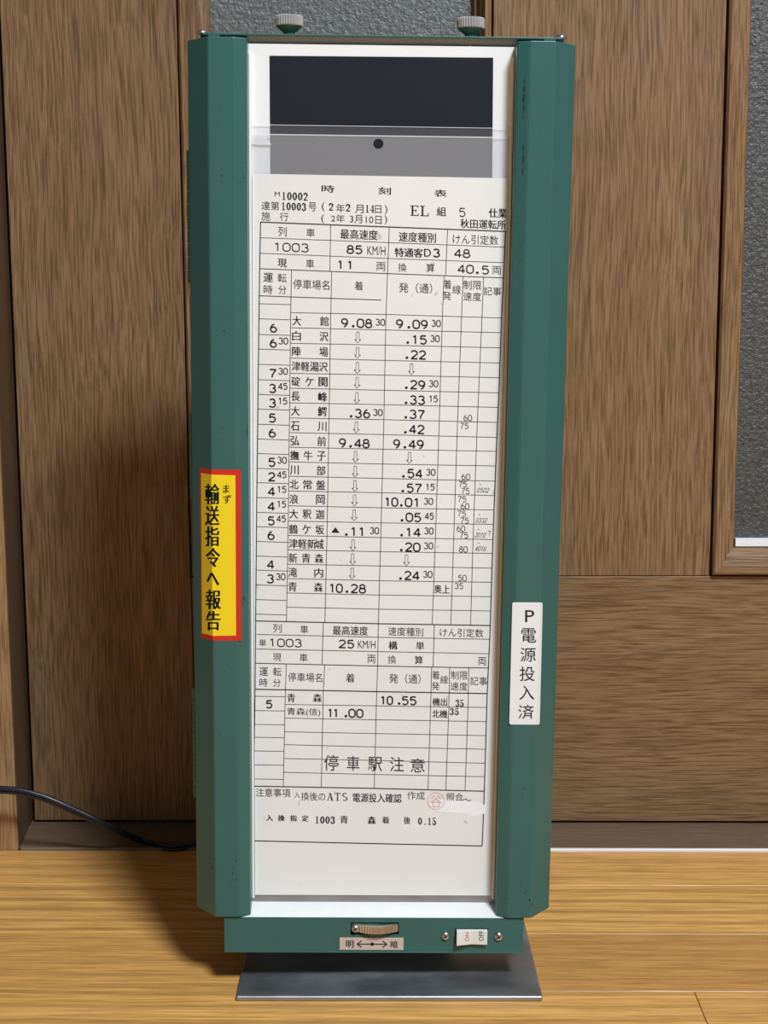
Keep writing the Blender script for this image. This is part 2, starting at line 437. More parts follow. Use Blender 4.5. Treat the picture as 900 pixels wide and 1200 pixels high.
# white board, rails, ledge
board = obj('back_board', bx(-HI-.5, HI+.5, BN, BN+1.5, 3, wb_top), M_WHITE, dev)
for s in (-1, 1):
    obj('guide_rail', bx(min(s*69.6, s*71), max(s*69.6, s*71), BN-2.6, BN-.05, 6, wb_top-5), M_WHITE, dev, bevel=.0003)
lz = loc(440, 1057, BN-.6).z; lz2 = loc(440, 1048, BN-.6).z
fz = loc(440, 1075, 1.6).z
obj('lower_ledge', prism([(1.6, fz), (1.6, fz-1), (BN, fz-1), (BN, lz), (BN-.8, lz)], 0, -HI-5, HI+5), M_LEDGE, dev, label='worn white ledge under the sheet')
obj('paper_stop', bx(-HI+1, HI-1, BN-.7, BN-.05, lz, lz2), M_GREYLIP, dev, label='bare grey metal lip')
# top plate and its fittings
tz = loc(450, 42.5, 13.5).z
obj('top_plate', prism([(-95, 13.5), (96.5, 13.5), (97.5, 16), (101, 62), (-101, 62), (-97, 16)], 2, tz-.5, tz+.6), M_GREEN, dev, bevel=.0003)
obj('inner_baffle', prism([(14.6, tz-.5), (20, tz-5.2), (60, tz-5.2), (60, tz-.5)], 0, -72.1, 72.1), M_GREEN2, dev, label='dull grey lining under the top plate')
for px, py in ((339, 30), (551.5, 34)):
    c = loc(px, py, 19); u = c.x
    tz2 = tz+.7
    bm = bmesh.new()
    lathe(bm, [(3.2, 0), (3.2, 1.4), (4.6, 2.4), (6.6, 4.0), (6.9, 4.6)], (u*MM, 0.019, tz2*MM), (0,0,1), 32)
    kb = obj('thumb_screw', bm, M_GREEN, dev, label='green thumb screw with grey knurled rim')
    bm = bmesh.new()
    lathe(bm, [(6.6, 4.5), (7.4, 4.7), (7.5, 5.2), (7.5, 9.4), (7.2, 9.9), (6.0, 10.1)], (u*MM, 0.019, tz2*MM), (0,0,1), 64, .55, (1, 4))
    obj('knurled_rim', bm, M_KNURL, kb, label='grey knurled rim')
    bm = bmesh.new(); lathe(bm, [(1.1, -8), (1.1, 0)], (u*MM, .019, (tz-1.2)*MM), (0,0,1), 12)
    obj('screw_shaft', bm, M_STEEL, kb)
for px, py in ((237, 38), (657, 44)):
    c = loc(px, py, 18)
    bm = bmesh.new(); lathe(bm, [(3.4, 0), (3.3, .8), (2.6, 1.7), (1.4, 2.2), (.3, 2.35)], (c.x*MM, .018, (tz+.6)*MM), (0,0,1), 20)
    obj('dome_screw', bm, M_NICKEL, dev, smooth=True, label='small bright domed screw')
# bottom box with controls
bl, br = loc(263, 1095, 1.5), loc(613.2, 1095, 1.5)
bb = loc(440, 1116, 1.5).z
s0, s1 = loc(411, 1095.3, 1.5), loc(467.5, 1081, 1.5)
r0, r1 = loc(534.5, 1105, 1.5), loc(571, 1088.5, 1.5)
bt = fz-.2
bm = bmesh.new()
X = [bl.x, s0.x, s1.x, r0.x, r1.x, br.x]
def frontbox(bm):   # folded sheet box whose face has a real slot for the thumb wheel
    n0, n1 = 1.5, 3.0
    def b_(x0, x1, z0, z1): box(bm, x0*MM, x1*MM, n0*MM, n1*MM, z0*MM, z1*MM)
    zs0, zs1 = s0.z, s1.z
    zr0, zr1 = r0.z, r1.z
    b_(bl.x, X[1], bb, bt); b_(X[1], X[2], bb, zs0); b_(X[1], X[2], zs1, bt); b_(X[2], br.x, bb, bt)
    box(bm, bl.x*MM, br.x*MM, .0145+.016, .058, bb*MM, -.0012)
    box(bm, bl.x*MM, (bl.x+1.2)*MM, .003, .031, bb*MM, -.0012)
    box(bm, (br.x-1.2)*MM, br.x*MM, .003, .031, bb*MM, -.0012)
    box(bm, (bl.x+1.2)*MM, (br.x-1.2)*MM, .003, .031, bb*MM, (bb+1)*MM)
frontbox(bm)
cbx = obj('control_box', bm, M_GREEN, dev)
bm = bx(bl.x, br.x, 1.35, 3, bt-.9, bt+.05); obj('box_rim', bm, M_GREEN, cbx, bevel=.0003)
bm = bx(bl.x, br.x, 1.3, 3, bb-.35, bb+.5); obj('box_rim', bm, M_GREEN, cbx, bevel=.0003)
obj('slot_recess', bx(X[1]-1, X[2]+1, 14, 15, s0.z-2, s1.z+2), M_HOLE, cbx)
# thumb wheel: disc with a vertical axle, rim out of the slot
wc = ((X[1]+X[2])/2+1.0); wz = (s0.z+s1.z)/2
R_ = 21.0
bm = bmesh.new(); lathe(bm, [(R_-1.2, -2.5), (R_, -2.2), (R_, 2.2), (R_-1.2, 2.5)], (wc*MM, (R_-2.6)*MM, (wz+.4)*MM), (0,0,1), 160, .5, (1, 2))
# keep only the front segment so that it fits in the box
bmesh.ops.bisect_plane(bm, geom=bm.verts[:]+bm.edges[:]+bm.faces[:], plane_co=(0, .013, 0), plane_no=(0, 1, 0), clear_outer=True)
for sgn, lim in ((-1, X[1]+.6), (1, X[2]-.6)):
    bmesh.ops.bisect_plane(bm, geom=bm.verts[:]+bm.edges[:]+bm.faces[:], plane_co=(lim*MM, 0, 0), plane_no=(sgn, 0, 0), clear_outer=True)
obj('thumb_wheel', bm, M_WHEEL, dev, label='nickel knurled dimmer wheel in its slot')
def screw(px, py, n, r, parent=dev, lab='small bright cross head screw'):
    c = loc(px, py, n)
    bm = bmesh.new(); lathe(bm, [(r, 0), (r, .5), (r*.86, 1.15), (r*.55, 1.55), (.25, 1.7)], (c.x*MM, n*MM, c.z*MM), (0,-1,0), 20)
    s = obj('screw', bm, M_NICKEL, parent, smooth=True, label=lab)
    bm = bmesh.new()
    for an in (.5, .5+math.pi/2):
        dx, dz = math.cos(an)*r*.55, math.sin(an)*r*.55; tx, tz_ = -math.sin(an)*.28, math.cos(an)*.28
        v = []
        for nn in (n-1.35, n-1.78):
            for (i, j) in ((-1,-1), (1,-1), (1,1), (-1,1)):
                v.append(bm.verts.new(((c.x+i*dx+j*tx)*MM, nn*MM, (c.z+i*dz+j*tz_)*MM)))
        for f in ((0,1,2,3),(7,6,5,4),(0,4,5,1),(1,5,6,2),(2,6,7,3),(3,7,4,0)): bm.faces.new([v[k] for k in f])
    obj('cross_slot', bm, M_HOLE, s)
screw(522, 1096.5, 1.5, 2.5); screw(584.2, 1097.2, 1.5, 2.6); screw(416.5, 1088, .6, 2.3, dev, 'screw head at the left end of the wheel slot')
# rocker switch
rz0, rz1 = r0.z, r1.z; rx0, rx1 = r0.x, r1.x; rm = (rx0+rx1)/2
obj('switch_bezel', bx(rx0-.6, rx1+.4, .95, 1.55, rz0-.3, rz1+.2), M_HOLE, dev)
sw = obj('rocker_switch', prism([(rx0, -2.6), (rm-.5, -.5), (rx1, -1.1), (rx1, 1.2), (rx0, 1.2)], 2, rz0, rz1), M_SWITCH, dev, bevel=.0003, label='ivory rocker switch marked ON and OFF')

# steel foot (stands level on the floor)
fb = bmesh.new()
fp = [(-99.2, -279.6), (76.6, -278.4), (73.4, -150), (-101, -150)]
lo_, hi_ = [], []
for x, y in fp: lo_.append(fb.verts.new((x*MM, y*MM, .0002))); hi_.append(fb.verts.new((x*MM, y*MM, .0032)))
fb.faces.new(lo_[::-1]); fb.faces.new(hi_)
for i in range(4): fb.faces.new([lo_[i], lo_[(i+1) % 4], hi_[(i+1) % 4], hi_[i]])
bmesh.ops.transform(fb, matrix=DI, verts=fb.verts[:])
ft = obj('foot_plate', fb, M_STEEL, dev, bevel=.0011, seg=3, label='bare dull steel foot plate')
bm = bx(-70, 50, 62.1, 64.6, -43, 190)
obj('support_bracket', bm, M_STEEL, dev, bevel=.0005)

# ------------------------------------------------------------------ lettering
_cache = {}
def glyphs(s, bold=0.0):
    k = (s, bold)
    if k in _cache: return _cache[k]
    c = bpy.data.curves.new('t', 'FONT'); c.body = s; c.size = 1; c.resolution_u = 3; c.offset = bold
    c.dimensions = '2D'; c.fill_mode = 'BOTH'
    o = bpy.data.objects.new('t', c); COL.objects.link(o)
    dg = bpy.context.evaluated_depsgraph_get()
    me = bpy.data.meshes.new_from_object(o.evaluated_get(dg))
    vs = [(v.co.x, v.co.y) for v in me.vertices]; fs = [tuple(p.vertices) for p in me.polygons]
    bpy.data.objects.remove(o); bpy.data.curves.remove(c); bpy.data.meshes.remove(me)
    if vs:
        x0 = min(v[0] for v in vs); x1 = max(v[0] for v in vs); y0 = min(v[1] for v in vs); y1 = max(v[1] for v in vs)
        vs = [((x-x0)/max(x1-x0, 1e-6), (y-y0)/max(y1-y0, 1e-6)) for x, y in vs]
    _cache[k] = (vs, fs); return _cache[k]
def slope(y): return .037 + (min(max(y, 262), 990)-262)/728*(.0175-.037)
PN = 13.6                                   # paper face depth
class Ink:
    def __init__(s): s.v, s.f = [], []
    def poly(s, pts, n=PN-.12):
        b = len(s.v)
        for x, y in pts: s.v.append(loc(x, y, n)*MM)
        s.f.append(tuple(range(b, b+len(pts))))
    def line(s, pts, wd=.9):
        for (xa, ya), (xb, yb) in zip(pts, pts[1:]):
            dx, dy = xb-xa, yb-ya; l = math.hypot(dx, dy); nx, ny = -dy/l*wd/2, dx/l*wd/2
            s.poly([(xa+nx, ya+ny), (xb+nx, yb+ny), (xb-nx, yb-ny), (xa-nx, ya-ny)])
    def text(s, t, x0, x1, y0, y1, bold=0.0, shear=0.0, slp=None, n=PN-.12, rot=0, mapper=None):
        sh = [0] if bold < .004 else ([-.17, .17] if bold < .014 else [-.3, 0, .3])
        vs, fs = glyphs(t, 0); xc = (x0+x1)/2; sl = slope((y0+y1)/2) if slp is None else slp
        for dx in sh:
            b = len(s.v)
            for gx, gy in vs:
                if rot == 90: gx, gy = 1-gy, gx      # read upwards
                x = x0 + dx + gx*(x1-x0) + shear*(gy-.5)*(y1-y0); y = y1 - gy*(y1-y0) + sl*(x-xc)
                s.v.append((mapper(x, y) if mapper else loc(x, y, n))*MM)
            s.f += [tuple(i+b for i in f) for f in fs]
    def build(s, name, m, parent, label=None):
        me = bpy.data.meshes.new(name); me.from_pydata([tuple(v) for v in s.v], [], s.f); me.update()
        for p in me.polygons: pass
        me.materials.append(m); o = bpy.data.objects.new(name, me); COL.objects.link(o)
        o.parent = parent
        if label: o['label'] = label
        return o

# black card, film sleeve, sheet: loose things in the holder
def holder_thing(name, bm, m, label, cat, bevel=0):
    bmesh.ops.transform(bm, matrix=DM, verts=bm.verts[:])
    c = sum((v.co for v in bm.verts), Vector())/len(bm.verts)
    o = obj(name, bm, m, None, bevel); tag(o, label, cat); return o
def quad_slab(pts, n, th):
    bm = bmesh.new(); A = [bm.verts.new(loc(x, y, n)*MM) for x, y in pts]; B = [bm.verts.new(v.co + Vector((0, th*MM, 0))) for v in A]
    k = len(A)
    bm.faces.new(A[::-1]); bm.faces.new(B)
    for i in range(k): bm.faces.new([A[i], A[(i+1) % k], B[(i+1) % k], B[i]])
    return bm
holder_thing('black_card', quad_slab([(316, 65.3), (578, 67.6), (576.5, 240), (317.3, 240)], 14.55, .4), M_BLACKC,
             'matt black card on the white board behind the clear sleeve top', 'card')
# film sleeve, two sheets with a punched hole
hc = (443.3, 168.5); hr = 6.0
def film_sheet(pts, n, hole=True):
    bm = bmesh.new()
    outer = [(pts[0][0]+(pts[1][0]-pts[0][0])*i/8, pts[0][1]+(pts[1][1]-pts[0][1])*i/8) for i in range(8)] + [pts[1]] + \
            [pts[2]] + [(pts[2][0]+(pts[3][0]-pts[2][0])*i/8, pts[2][1]+(pts[3][1]-pts[2][1])*i/8) for i in range(1, 8)] + [pts[3]]
    ov = [bm.verts.new(loc(x, y, n)*MM) for x, y in outer]
    for v_ in ov: v_.co.x = max(-.0693, min(.0693, v_.co.x))
    oe = [bm.edges.new((ov[i], ov[(i+1) % len(ov)])) for i in range(len(ov))]
    if hole:
        hv = [bm.verts.new(loc(hc[0]+hr*math.cos(k*math.pi/12), hc[1]+hr*math.sin(k*math.pi/12), n)*MM) for k in range(24)]
        oe += [bm.edges.new((hv[i], hv[(i+1) % 24])) for i in range(24)]
    bmesh.ops.triangle_fill(bm, use_beauty=True, edges=oe)
    return bm
sb = film_sheet([(292.5, 146), (598.5, 150.5), (583, 1044), (294, 1043)], 14.25)
sleeve = holder_thing('plastic_sleeve', sb, M_FILM1, 'clear plastic sleeve with a punched hole, its top sticking up above the printed sheet', 'sleeve')
def dchild(name, bm, m, parent, label=None):
    bmesh.ops.transform(bm, matrix=DM, verts=bm.verts[:])
    return obj(name, bm, m, parent, 0, label=label)
dchild('front_film', film_sheet([(292.5, 157.5), (597, 161.5), (582.5, 1044), (294, 1043)], 14.0), M_FILM2, sleeve, 'frosted front film')
for pts in ([(292.5, 156.6), (597, 160.6), (597, 162.0), (292.5, 158.0)], [(292.5, 145.6), (598.5, 150.1), (598.5, 150.8), (292.5, 146.4)]):
    dchild('film_edge', quad_slab(pts, 13.9, .05), M_FILME, sleeve)
dchild('adhesive_tape', quad_slab([(292.5, 159), (317, 160), (312, 163), (318.5, 169.5), (305, 170), (292.5, 168.5)], 13.85, .05), M_FILME, sleeve, 'torn scrap of clear tape')

def sheet_bm():
    bm = bmesh.new(); nx, ny = 14, 60; G = []
    for j in range(ny+1):
        t = j/ny; row = []
        xl = 290.8+(294.3-290.8)*t; xr = 600.5+(582.5-600.5)*t; yl = 203.5+(1048.5-203.5)*t; yr = 209+(1049.5-209)*t
        for i in range(nx+1):
            s = i/nx; p_ = loc(xl+(xr-xl)*s, yl+(yr-yl)*s, PN); p_.x = max(-69.3, min(69.3, p_.x)); row.append(bm.verts.new(p_*MM))
        G.append(row)
    for j in range(ny):
        for i in range(nx): bm.faces.new([G[j][i], G[j+1][i], G[j+1][i+1], G[j][i+1]])
    r = bmesh.ops.extrude_face_region(bm, geom=bm.faces[:])
    for v in [g for g in r['geom'] if isinstance(g, bmesh.types.BMVert)]: v.co.y += .00025
    return bm
sheet = holder_thing('timetable_sheet', sheet_bm(), M_PAPER, 'white printed Japanese train timetable sheet between the green side covers', 'sheet')

ink, thin, rule = Ink(), Ink(), Ink()
T = ink.text; G = thin.text
MED = .012
def _arc(cx, cy_, rx, ry, a0, a1, n=10):
    return [(cx+rx*math.cos(math.radians(a0+(a1-a0)*j/n)), cy_+ry*math.sin(math.radians(a0+(a1-a0)*j/n))) for j in range(n+1)]
DIG = {'0': [_arc(.5,.7,.46,.3,0,180,8)+_arc(.5,.3,.46,.3,180,360,8)+[(.96,.7)]],
 '1': [[(.22,.8),(.55,1),(.55,0)]],
 '2': [_arc(.5,.72,.44,.28,165,-30,9)+[(.05,.02),(.98,.02)]],
 '3': [_arc(.46,.76,.4,.24,155,-85,8), _arc(.46,.28,.46,.28,80,-155,9)],
 '4': [[(.72,0),(.72,1),(.02,.28),(1,.28)]],
 '5': [[(.9,.99),(.18,.99),(.12,.54)]+_arc(.48,.33,.45,.33,125,-145,10)],
 '6': [_arc(.52,.31,.43,.31,180,-180,14), [(.09,.31),(.12,.55),(.3,.82),(.62,1)]],
 '7': [[(.04,.98),(.96,.98),(.45,.35),(.38,0)]],
 '8': [_arc(.5,.76,.37,.24,0,360,12), _arc(.5,.28,.46,.28,0,360,14)],
 '9': [_arc(.48,.69,.43,.31,0,360,14), [(.91,.69),(.88,.45),(.7,.18),(.38,0)]]}
def mono(s, t, x0, x1, y0, y1, wd=1.6, gap=.2, slp=None, shear=0):
    k = len(t); w_ = (x1-x0)/(k+gap*(k-1)); xc = (x0+x1)/2; sl = slope((y0+y1)/2) if slp is None else slp
    for i, ch in enumerate(t):
        X0 = x0+i*w_*(1+gap)
        for st_ in DIG[ch]:
            s.line([(X0+px*w_+shear*(py-.5)*(y1-y0), y0+(1-py)*(y1-y0)+sl*(X0+px*w_-xc)) for px, py in st_], wd)
def _D(t, x0, x1, y0, y1, wd=1.75): mono(ink, t, x0, x1, y0, y1, wd)
def _dot(x, y): ink.poly([(x+1.75*math.cos(q_*math.pi/4), y-1.4+1.6*math.sin(q_*math.pi/4)) for q_ in range(8)])
# heading block
T('時', 377, 392, 217, 225.5, .01); T('刻', 443.5, 458, 219.5, 228, .01); T('表', 509, 523.5, 222.3, 230.5, .01)
G('M', 322, 328, 224.7, 230); G('達第', 306.4, 327.3, 236, 246.3); G('号', 361.5, 370.8, 237, 247.5)
G('(', 377, 380.5, 237, 247.5); G('年', 394, 404, 239, 248.8); G('月', 416, 426, 239.8, 249.8); G('日', 439.5, 447, 240.5, 249.8); G(')', 450.8, 454, 240.5, 251.5)
G('施', 306.4, 316.7, 248, 258.4); G('行', 328, 338, 249, 259); G('(', 376.5, 380, 251, 261.5)
G('2年', 388, 404, 251.3, 260.5); G('3月10日', 410, 447.3, 252.3, 262); G(')', 450.6, 453.8, 252.3, 263)
T('組', 512, 522.7, 242.5, 253, .006); _D('5', 538, 545.4, 244, 253.8, 1.2); T('仕業', 573, 594, 244.3, 255, .018)
T('秋田運転所', 539.5, 593, 257.3, 268, .012)

# bold roman (slab) numerals drawn stroke by stroke
def seri(s, t, x0, x1, y0, y1, gap=.12, thin_=.22):
    k = len(t); w_ = (x1-x0)/(k + gap*(k-1)); h = y1-y0
    for i, ch in enumerate(t):
        X0 = x0 + i*w_*(1+gap); xc = (x0+x1)/2; sl = slope((y0+y1)/2)
        def P(pts): s.poly([(X0+px*w_, y0+(1-py)*h + sl*(X0+px*w_-xc)) for px, py in pts])
        def arc(cx, cy_, rx, ry, a0, a1, hw=.17, vw=.07, n=12):
            for j in range(n):
                qa = math.radians(a0+(a1-a0)*j/n); qb = math.radians(a0+(a1-a0)*(j+1)/n)
                def o_(a, sg): return (cx+math.cos(a)*(rx+sg*hw), cy_+math.sin(a)*(ry+sg*vw))
                P([o_(qa, 1), o_(qb, 1), o_(qb, -1), o_(qa, -1)])
        if ch == '0': arc(.5, .5, .32, .43, 0, 360)
        elif ch == '1': P([(.36,0),(.36,.86),(.62,1),(.62,0)]); P([(.15,0),(.15,.07),(.85,.07),(.85,0)]); P([(.16,.8),(.16,.86),(.5,1),(.5,.93)])
        elif ch == '2':
            arc(.48, .72, .3, .22, 170, -45); P([(.1,.0),(.1,.12),(.68,.58),(.84,.54),(.38,.12),(.38,0)]); P([(.1,0),(.1,.13),(.88,.13),(.92,.25),(.92,0)])
            P([(.06,.66),(.06,.8),(.3,.8),(.3,.66)])
        elif ch == '3':
            arc(.46, .75, .28, .2, 160, -80); arc(.46, .28, .32, .24, 80, -160); P([(.06,.68),(.06,.8),(.28,.8),(.28,.68)]); P([(.04,.16),(.04,.3),(.26,.3),(.26,.16)])
        elif ch == '4': P([(.55,0),(.55,1),(.8,1),(.8,0)]); P([(.05,.24),(.05,.34),(.55,1),(.66,1),(.16,.34),(.95,.34),(.95,.24)]); P([(.4,0),(.4,.06),(.95,.06),(.95,0)])
        elif ch == '5':
            arc(.45, .3, .32, .27, 115, -150); P([(.16,.48),(.16,1),(.28,1),(.28,.5)]); P([(.16,.87),(.16,1),(.85,1),(.85,.87)]); P([(.04,.18),(.04,.32),(.26,.32),(.26,.18)])
        elif ch == 'E':
            P([(.14,0),(.14,1),(.34,1),(.34,0)]); P([(0,.93),(0,1),(.9,1),(.93,.78),(.86,.78),(.8,.93)]); P([(0,0),(0,.07),(.84,.07),(.88,.26),(.95,.26),(.95,0)]); P([(.3,.47),(.3,.55),(.7,.55),(.7,.47)]); P([(.62,.38),(.62,.63),(.7,.63),(.7,.38)])
        elif ch == 'L':
            P([(.18,0),(.18,1),(.38,1),(.38,0)]); P([(0,.93),(0,1),(.56,1),(.56,.93)]); P([(0,0),(0,.07),(.86,.07),(.9,.32),(.97,.32),(.97,0)])
        elif ch == 'A':
            P([(.1,0),(.46,1),(.56,1),(.18,0)]); P([(.7,0),(.42,1),(.6,1),(.95,0)]); P([(.26,.3),(.26,.36),(.76,.36),(.76,.3)]); P([(0,0),(0,.06),(.32,.06),(.32,0)]); P([(.58,0),(.58,.06),(1.05,.06),(1.05,0)])
        elif ch == 'T':
            P([(.42,0),(.42,1),(.6,1),(.6,0)]); P([(.05,.92),(.05,1),(.97,1),(.97,.92)]); P([(.05,.75),(.05,1),(.11,1),(.11,.75)]); P([(.91,.75),(.91,1),(.97,1),(.97,.75)]); P([(.25,0),(.25,.06),(.78,.06),(.78,0)])
        elif ch == 'S':
            arc(.5, .74, .3, .21, 35, 265, .09, .045); arc(.5, .27, .32, .23, 85, -145, .09, .045)
        elif ch == '.': P([(.38,0),(.38,.15),(.68,.15),(.68,0)])
seri(ink, '10002', 330, 361, 225.3, 234.6); seri(ink, '10003', 329.5, 359, 237.4, 246.6)
seri(ink, '2', 385, 391, 238, 246.8); seri(ink, '2', 405, 411, 239, 247.8); seri(ink, '14', 428, 438.8, 240.2, 249.2)
seri(ink, 'EL', 481, 502.5, 241, 253)
for name, dy in (('a', 0),):
    G('列', 326, 336, 265.7, 276.8); G('車', 359, 369, 267.7, 277.6); T('最高速度', 399, 442.5, 269, 280.5, .004); G('速度種別', 467.5, 510.8, 272.2, 283.8, .004); G('けん引定数', 530.7, 584, 275.3, 286.3)
_D('1003', 320.5, 362, 285.2, 294.6, 1.3); _D('85', 406.4, 424.6, 288, 297, 1.7); G('KM/H', 430.5, 451.8, 288.5, 299)
T('特通客', 462.8, 495.5, 290.7, 301.3, .016); T('D', 497.2, 505, 291.6, 300.8, .005); _D('3', 507.6, 515.6, 292, 301); _D('48', 532.4, 551, 292.4, 301.6, 1.5)
G('現', 325.6, 336, 303.2, 313.2, .004); G('車', 358.5, 368.2, 304, 314); _D('1', 395.5, 402.5, 305.6, 314.8, 1.7); _D('1', 406.8, 413.8, 305.9, 315.1, 1.7)
G('両', 441, 452, 307.3, 317.4); G('換', 466.7, 476.5, 308.3, 318.3); T('算', 499.5, 509.3, 309, 319); _D('40', 536.5, 555, 310.6, 320, 1.5); _dot(559.4, 321); _D('5', 564.6, 573, 311.8, 321, 1.5); G('両', 577, 587.4, 312, 321.4)
G('運', 309, 319.8, 319.8, 330.5, .008); G('転', 325.5, 335.8, 320.4, 330.9); G('時', 309, 319.5, 334, 344.5); G('分', 326.3, 335.7, 334.3, 344.6)
G('停車場名', 343.7, 386, 327.8, 339.2); T('着', 415.4, 425.5, 329.7, 340); G('発（通）', 467.5, 506.5, 331.6, 343.4)
G('着', 519.8, 529, 327.8, 338.5); G('発', 519, 528.8, 341.5, 351.5); G('線', 530.2, 540, 334, 344.7); G('制限', 543, 564.2, 328.6, 339.4); G('速度', 543, 564, 342.5, 352.6); G('記事', 566.8, 587.4, 336.3, 346.3)

Lf = [366.3,384,402.2,419.5,437.4,454.8,472,489.7,506.9,524,541.2,558,575.3,592.6,610.5,627.4,644.3,661,677.9,694.8,711.5,728]
Md = [368.4,386.6,404.4,422.3,439.5,457.3,474.1,491.7,509.2,526.4,543.7,560.6,577.3,595,612.7,629.9,646.4,663.2,680.5,697.2,713.8,730.7]
Rg = [372.5,389.8,407.5,425.3,442.6,460.3,477.4,495,512.6,528.9,546,563.8,580.7,597.6,614.4,632.2,648.5,665.8,682.3,699.2,715.9,733]
def xa(k): t = k/21; return 341.3 - 5.8*t
def xm(k): t = k/21; return 452.3 - 8.8*t
def xr(k): t = k/21; return 588.0 - 13.4*t
def Ly(k, x):
    i = int(k); f = k-i; i2 = min(i+1, 21)
    l, m, r = (Lf[i]*(1-f)+Lf[i2]*f, Md[i]*(1-f)+Md[i2]*f, Rg[i]*(1-f)+Rg[i2]*f)
    return l+(m-l)*(x-xa(k))/(xm(k)-xa(k)) if x < xm(k) else m+(r-m)*(x-xm(k))/(xr(k)-xm(k))
for k in range(21): rule.line([(xa(k), Lf[k]), (xm(k), Md[k]), (xr(k), Rg[k])], .62)
TL = [356.3,374,392.3,409.5,427.3,445.4,462.6,479.8,497.6,514.9,531.9,549.2,566,583.5,600.8,617.6,634.9,652,668.5,685.8,703,720]
for i, y in enumerate(TL): rule.line([(304-4.6*(y-356)/364, y-.5), (341.3-5.8*(y-356)/364, y+.7)], .62)
# frame of the first table
rule.line([(305.3, 260.2), (592.5, 271.2)], 1.25)
rule.line([(305.2, 278.5), (450, 284), (591.6, 289.6)], .6); rule.line([(304.8, 296.7), (450, 302.6), (590.8, 307.8)], .6)
rule.line([(304.5, 314.8), (450, 320.4), (590, 325.6)], .85); rule.line([(303.8, 346.5), (343, 348), (447, 351.6)], .85)
rule.line([(305.4, 260), (304.2, 320), (303.2, 400), (302, 500), (300.8, 600), (299.6, 727.5)], 1.15)
rule.line([(592.4, 271), (590, 325), (587.8, 372), (584.8, 460), (582.8, 500), (580, 570), (577, 650), (574.6, 733)], 1.25)
for pts in ([(387.6, 263.4), (386.6, 318)], [(456.2, 266), (454.2, 320.6)], [(524.5, 268.7), (522.3, 323)],
            [(341.8, 316.4), (340.6, 370), (338, 600), (335.8, 728)], [(388.8, 318), (387.6, 370), (385.5, 500), (383.2, 630), (380.8, 729)],
            [(454.2, 320.6), (452.4, 368), (449.7, 500), (447.3, 590), (443.5, 731)], [(520.4, 323), (518.5, 370), (514.3, 510), (511, 610), (507.8, 700), (506.5, 732)],
            [(542.8, 323.8), (541, 370), (536.4, 490), (531.3, 645), (528.4, 732.5)], [(566.7, 324.7), (565, 370), (559.2, 500), (554.2, 640), (551.5, 732.7)]):
    rule.line(pts, .75)
names = ['大館','白沢','陣場','津軽湯沢','碇ケ関','長峰','大鰐','石川','弘前','撫牛子','川部','北常盤','浪岡','大釈迦','鶴ケ坂','津軽新城','新青森','滝内','青森']
for k, nm in enumerate(names):
    x0 = xa(k)+1.4; x1 = x0+42.6-2.0*k/18
    xs_ = {2: [x0, x1-10.2], 3: [x0, (x0+x1)/2-5.0, x1-10.2], 4: [x0, x0+10.8, x0+21.6, x1-10.2]}[len(nm)]
    for c, x in zip(nm, xs_):
        w_ = 10.1; y = Ly(k, x+5)+9.3
        T(c, x, x+w_, y-5.4, y+5.6, .010 if c not in '湯撫鰐関峰' else .016)
def arrow(x, k):
    y = Ly(k, x)+3.2; y2 = y+12.8
    thin.line([(x-1.5, y), (x-1.7, y2-3.4), (x-3.8, y2-4.2), (x-.2, y2), (x+3.6, y2-3.8), (x+1.5, y2-3.4), (x+1.5, y), (x-1.5, y)], .55)
def num(s, x0, x1, k, h=9.6, b=.016, dy=10.9):
    xc = (x0+x1)/2; y = Ly(k, xc)+dy; a, c = s.split('.') if '.' in s else ('', s); sl = slope(y)
    xs_ = x1-7.9-9.6*(len(c)-1)
    _D(c, xs_, x1, y-h/2+sl*(xs_/2+x1/2-xc), y+h/2+sl*(xs_/2+x1/2-xc))
    xd = xs_-4.6; _dot(xd, y+h/2+.3+sl*(xd-xc))
    if a: _D(a, x0, x0+7.9+9.6*(len(a)-1)-(2 if a[0] == '1' else 0), y-h/2-.3, y+h/2-.3)
def sup(s, x0, x1, k, dy=9.3): xc = (x0+x1)/2; y = Ly(k, xc)+dy; _D(s, x0, x1, y-3.5, y+3.7, 1.15)
num('9.08', 400, 436, 0); sup('30', 440.3, 451, 0)
for k in (1,2,3,4,5): arrow(419.6-.25*k, k)
num('.36', 410.5, 433.6, 6); sup('30', 437.7, 448, 6); arrow(417.6, 7); num('9.48', 397.5, 433, 8)
for k in (9,10,11,12,13): arrow(416.8-.4*(k-9), k)
ink.poly([(388.2, 624), (393.2, 617.7), (397.8, 624.6)]); num('.11', 408, 428, 14); sup('30', 433.8, 444, 14)
for k in (15,16,17): arrow(413.8-.5*(k-15), k)
num('10.28', 385.8, 428.7, 18, dy=10)
for s_, a_, b_, k, ss in (('9.09',464.4,501.3,0,'30'),('.15',476,500,1,'30'),('.22',476,499,2,''),('.29',475,498.3,4,'30'),('.33',474.3,498,5,'15'),
        ('.37',474,497.7,6,''),('.42',473.8,497.2,7,''),('9.49',461,496.6,8,''),('.54',472.3,495,10,'30'),('.57',471.6,494.2,11,'15'),('10.01',450.7,492.4,12,'30'),
        ('.05',470.6,493.3,13,'45'),('.14',470,492.8,14,'30'),('.20',469.7,492.4,15,'30'),('.24',468.5,491.5,17,'30')):
    num(s_, a_, b_, k, dy=10.6)
    if ss: sup(ss, b_+4.6, b_+15, k, 8.7)
for x, k in ((482.3, 3), (480, 9), (476.5, 16)): arrow(x, k)
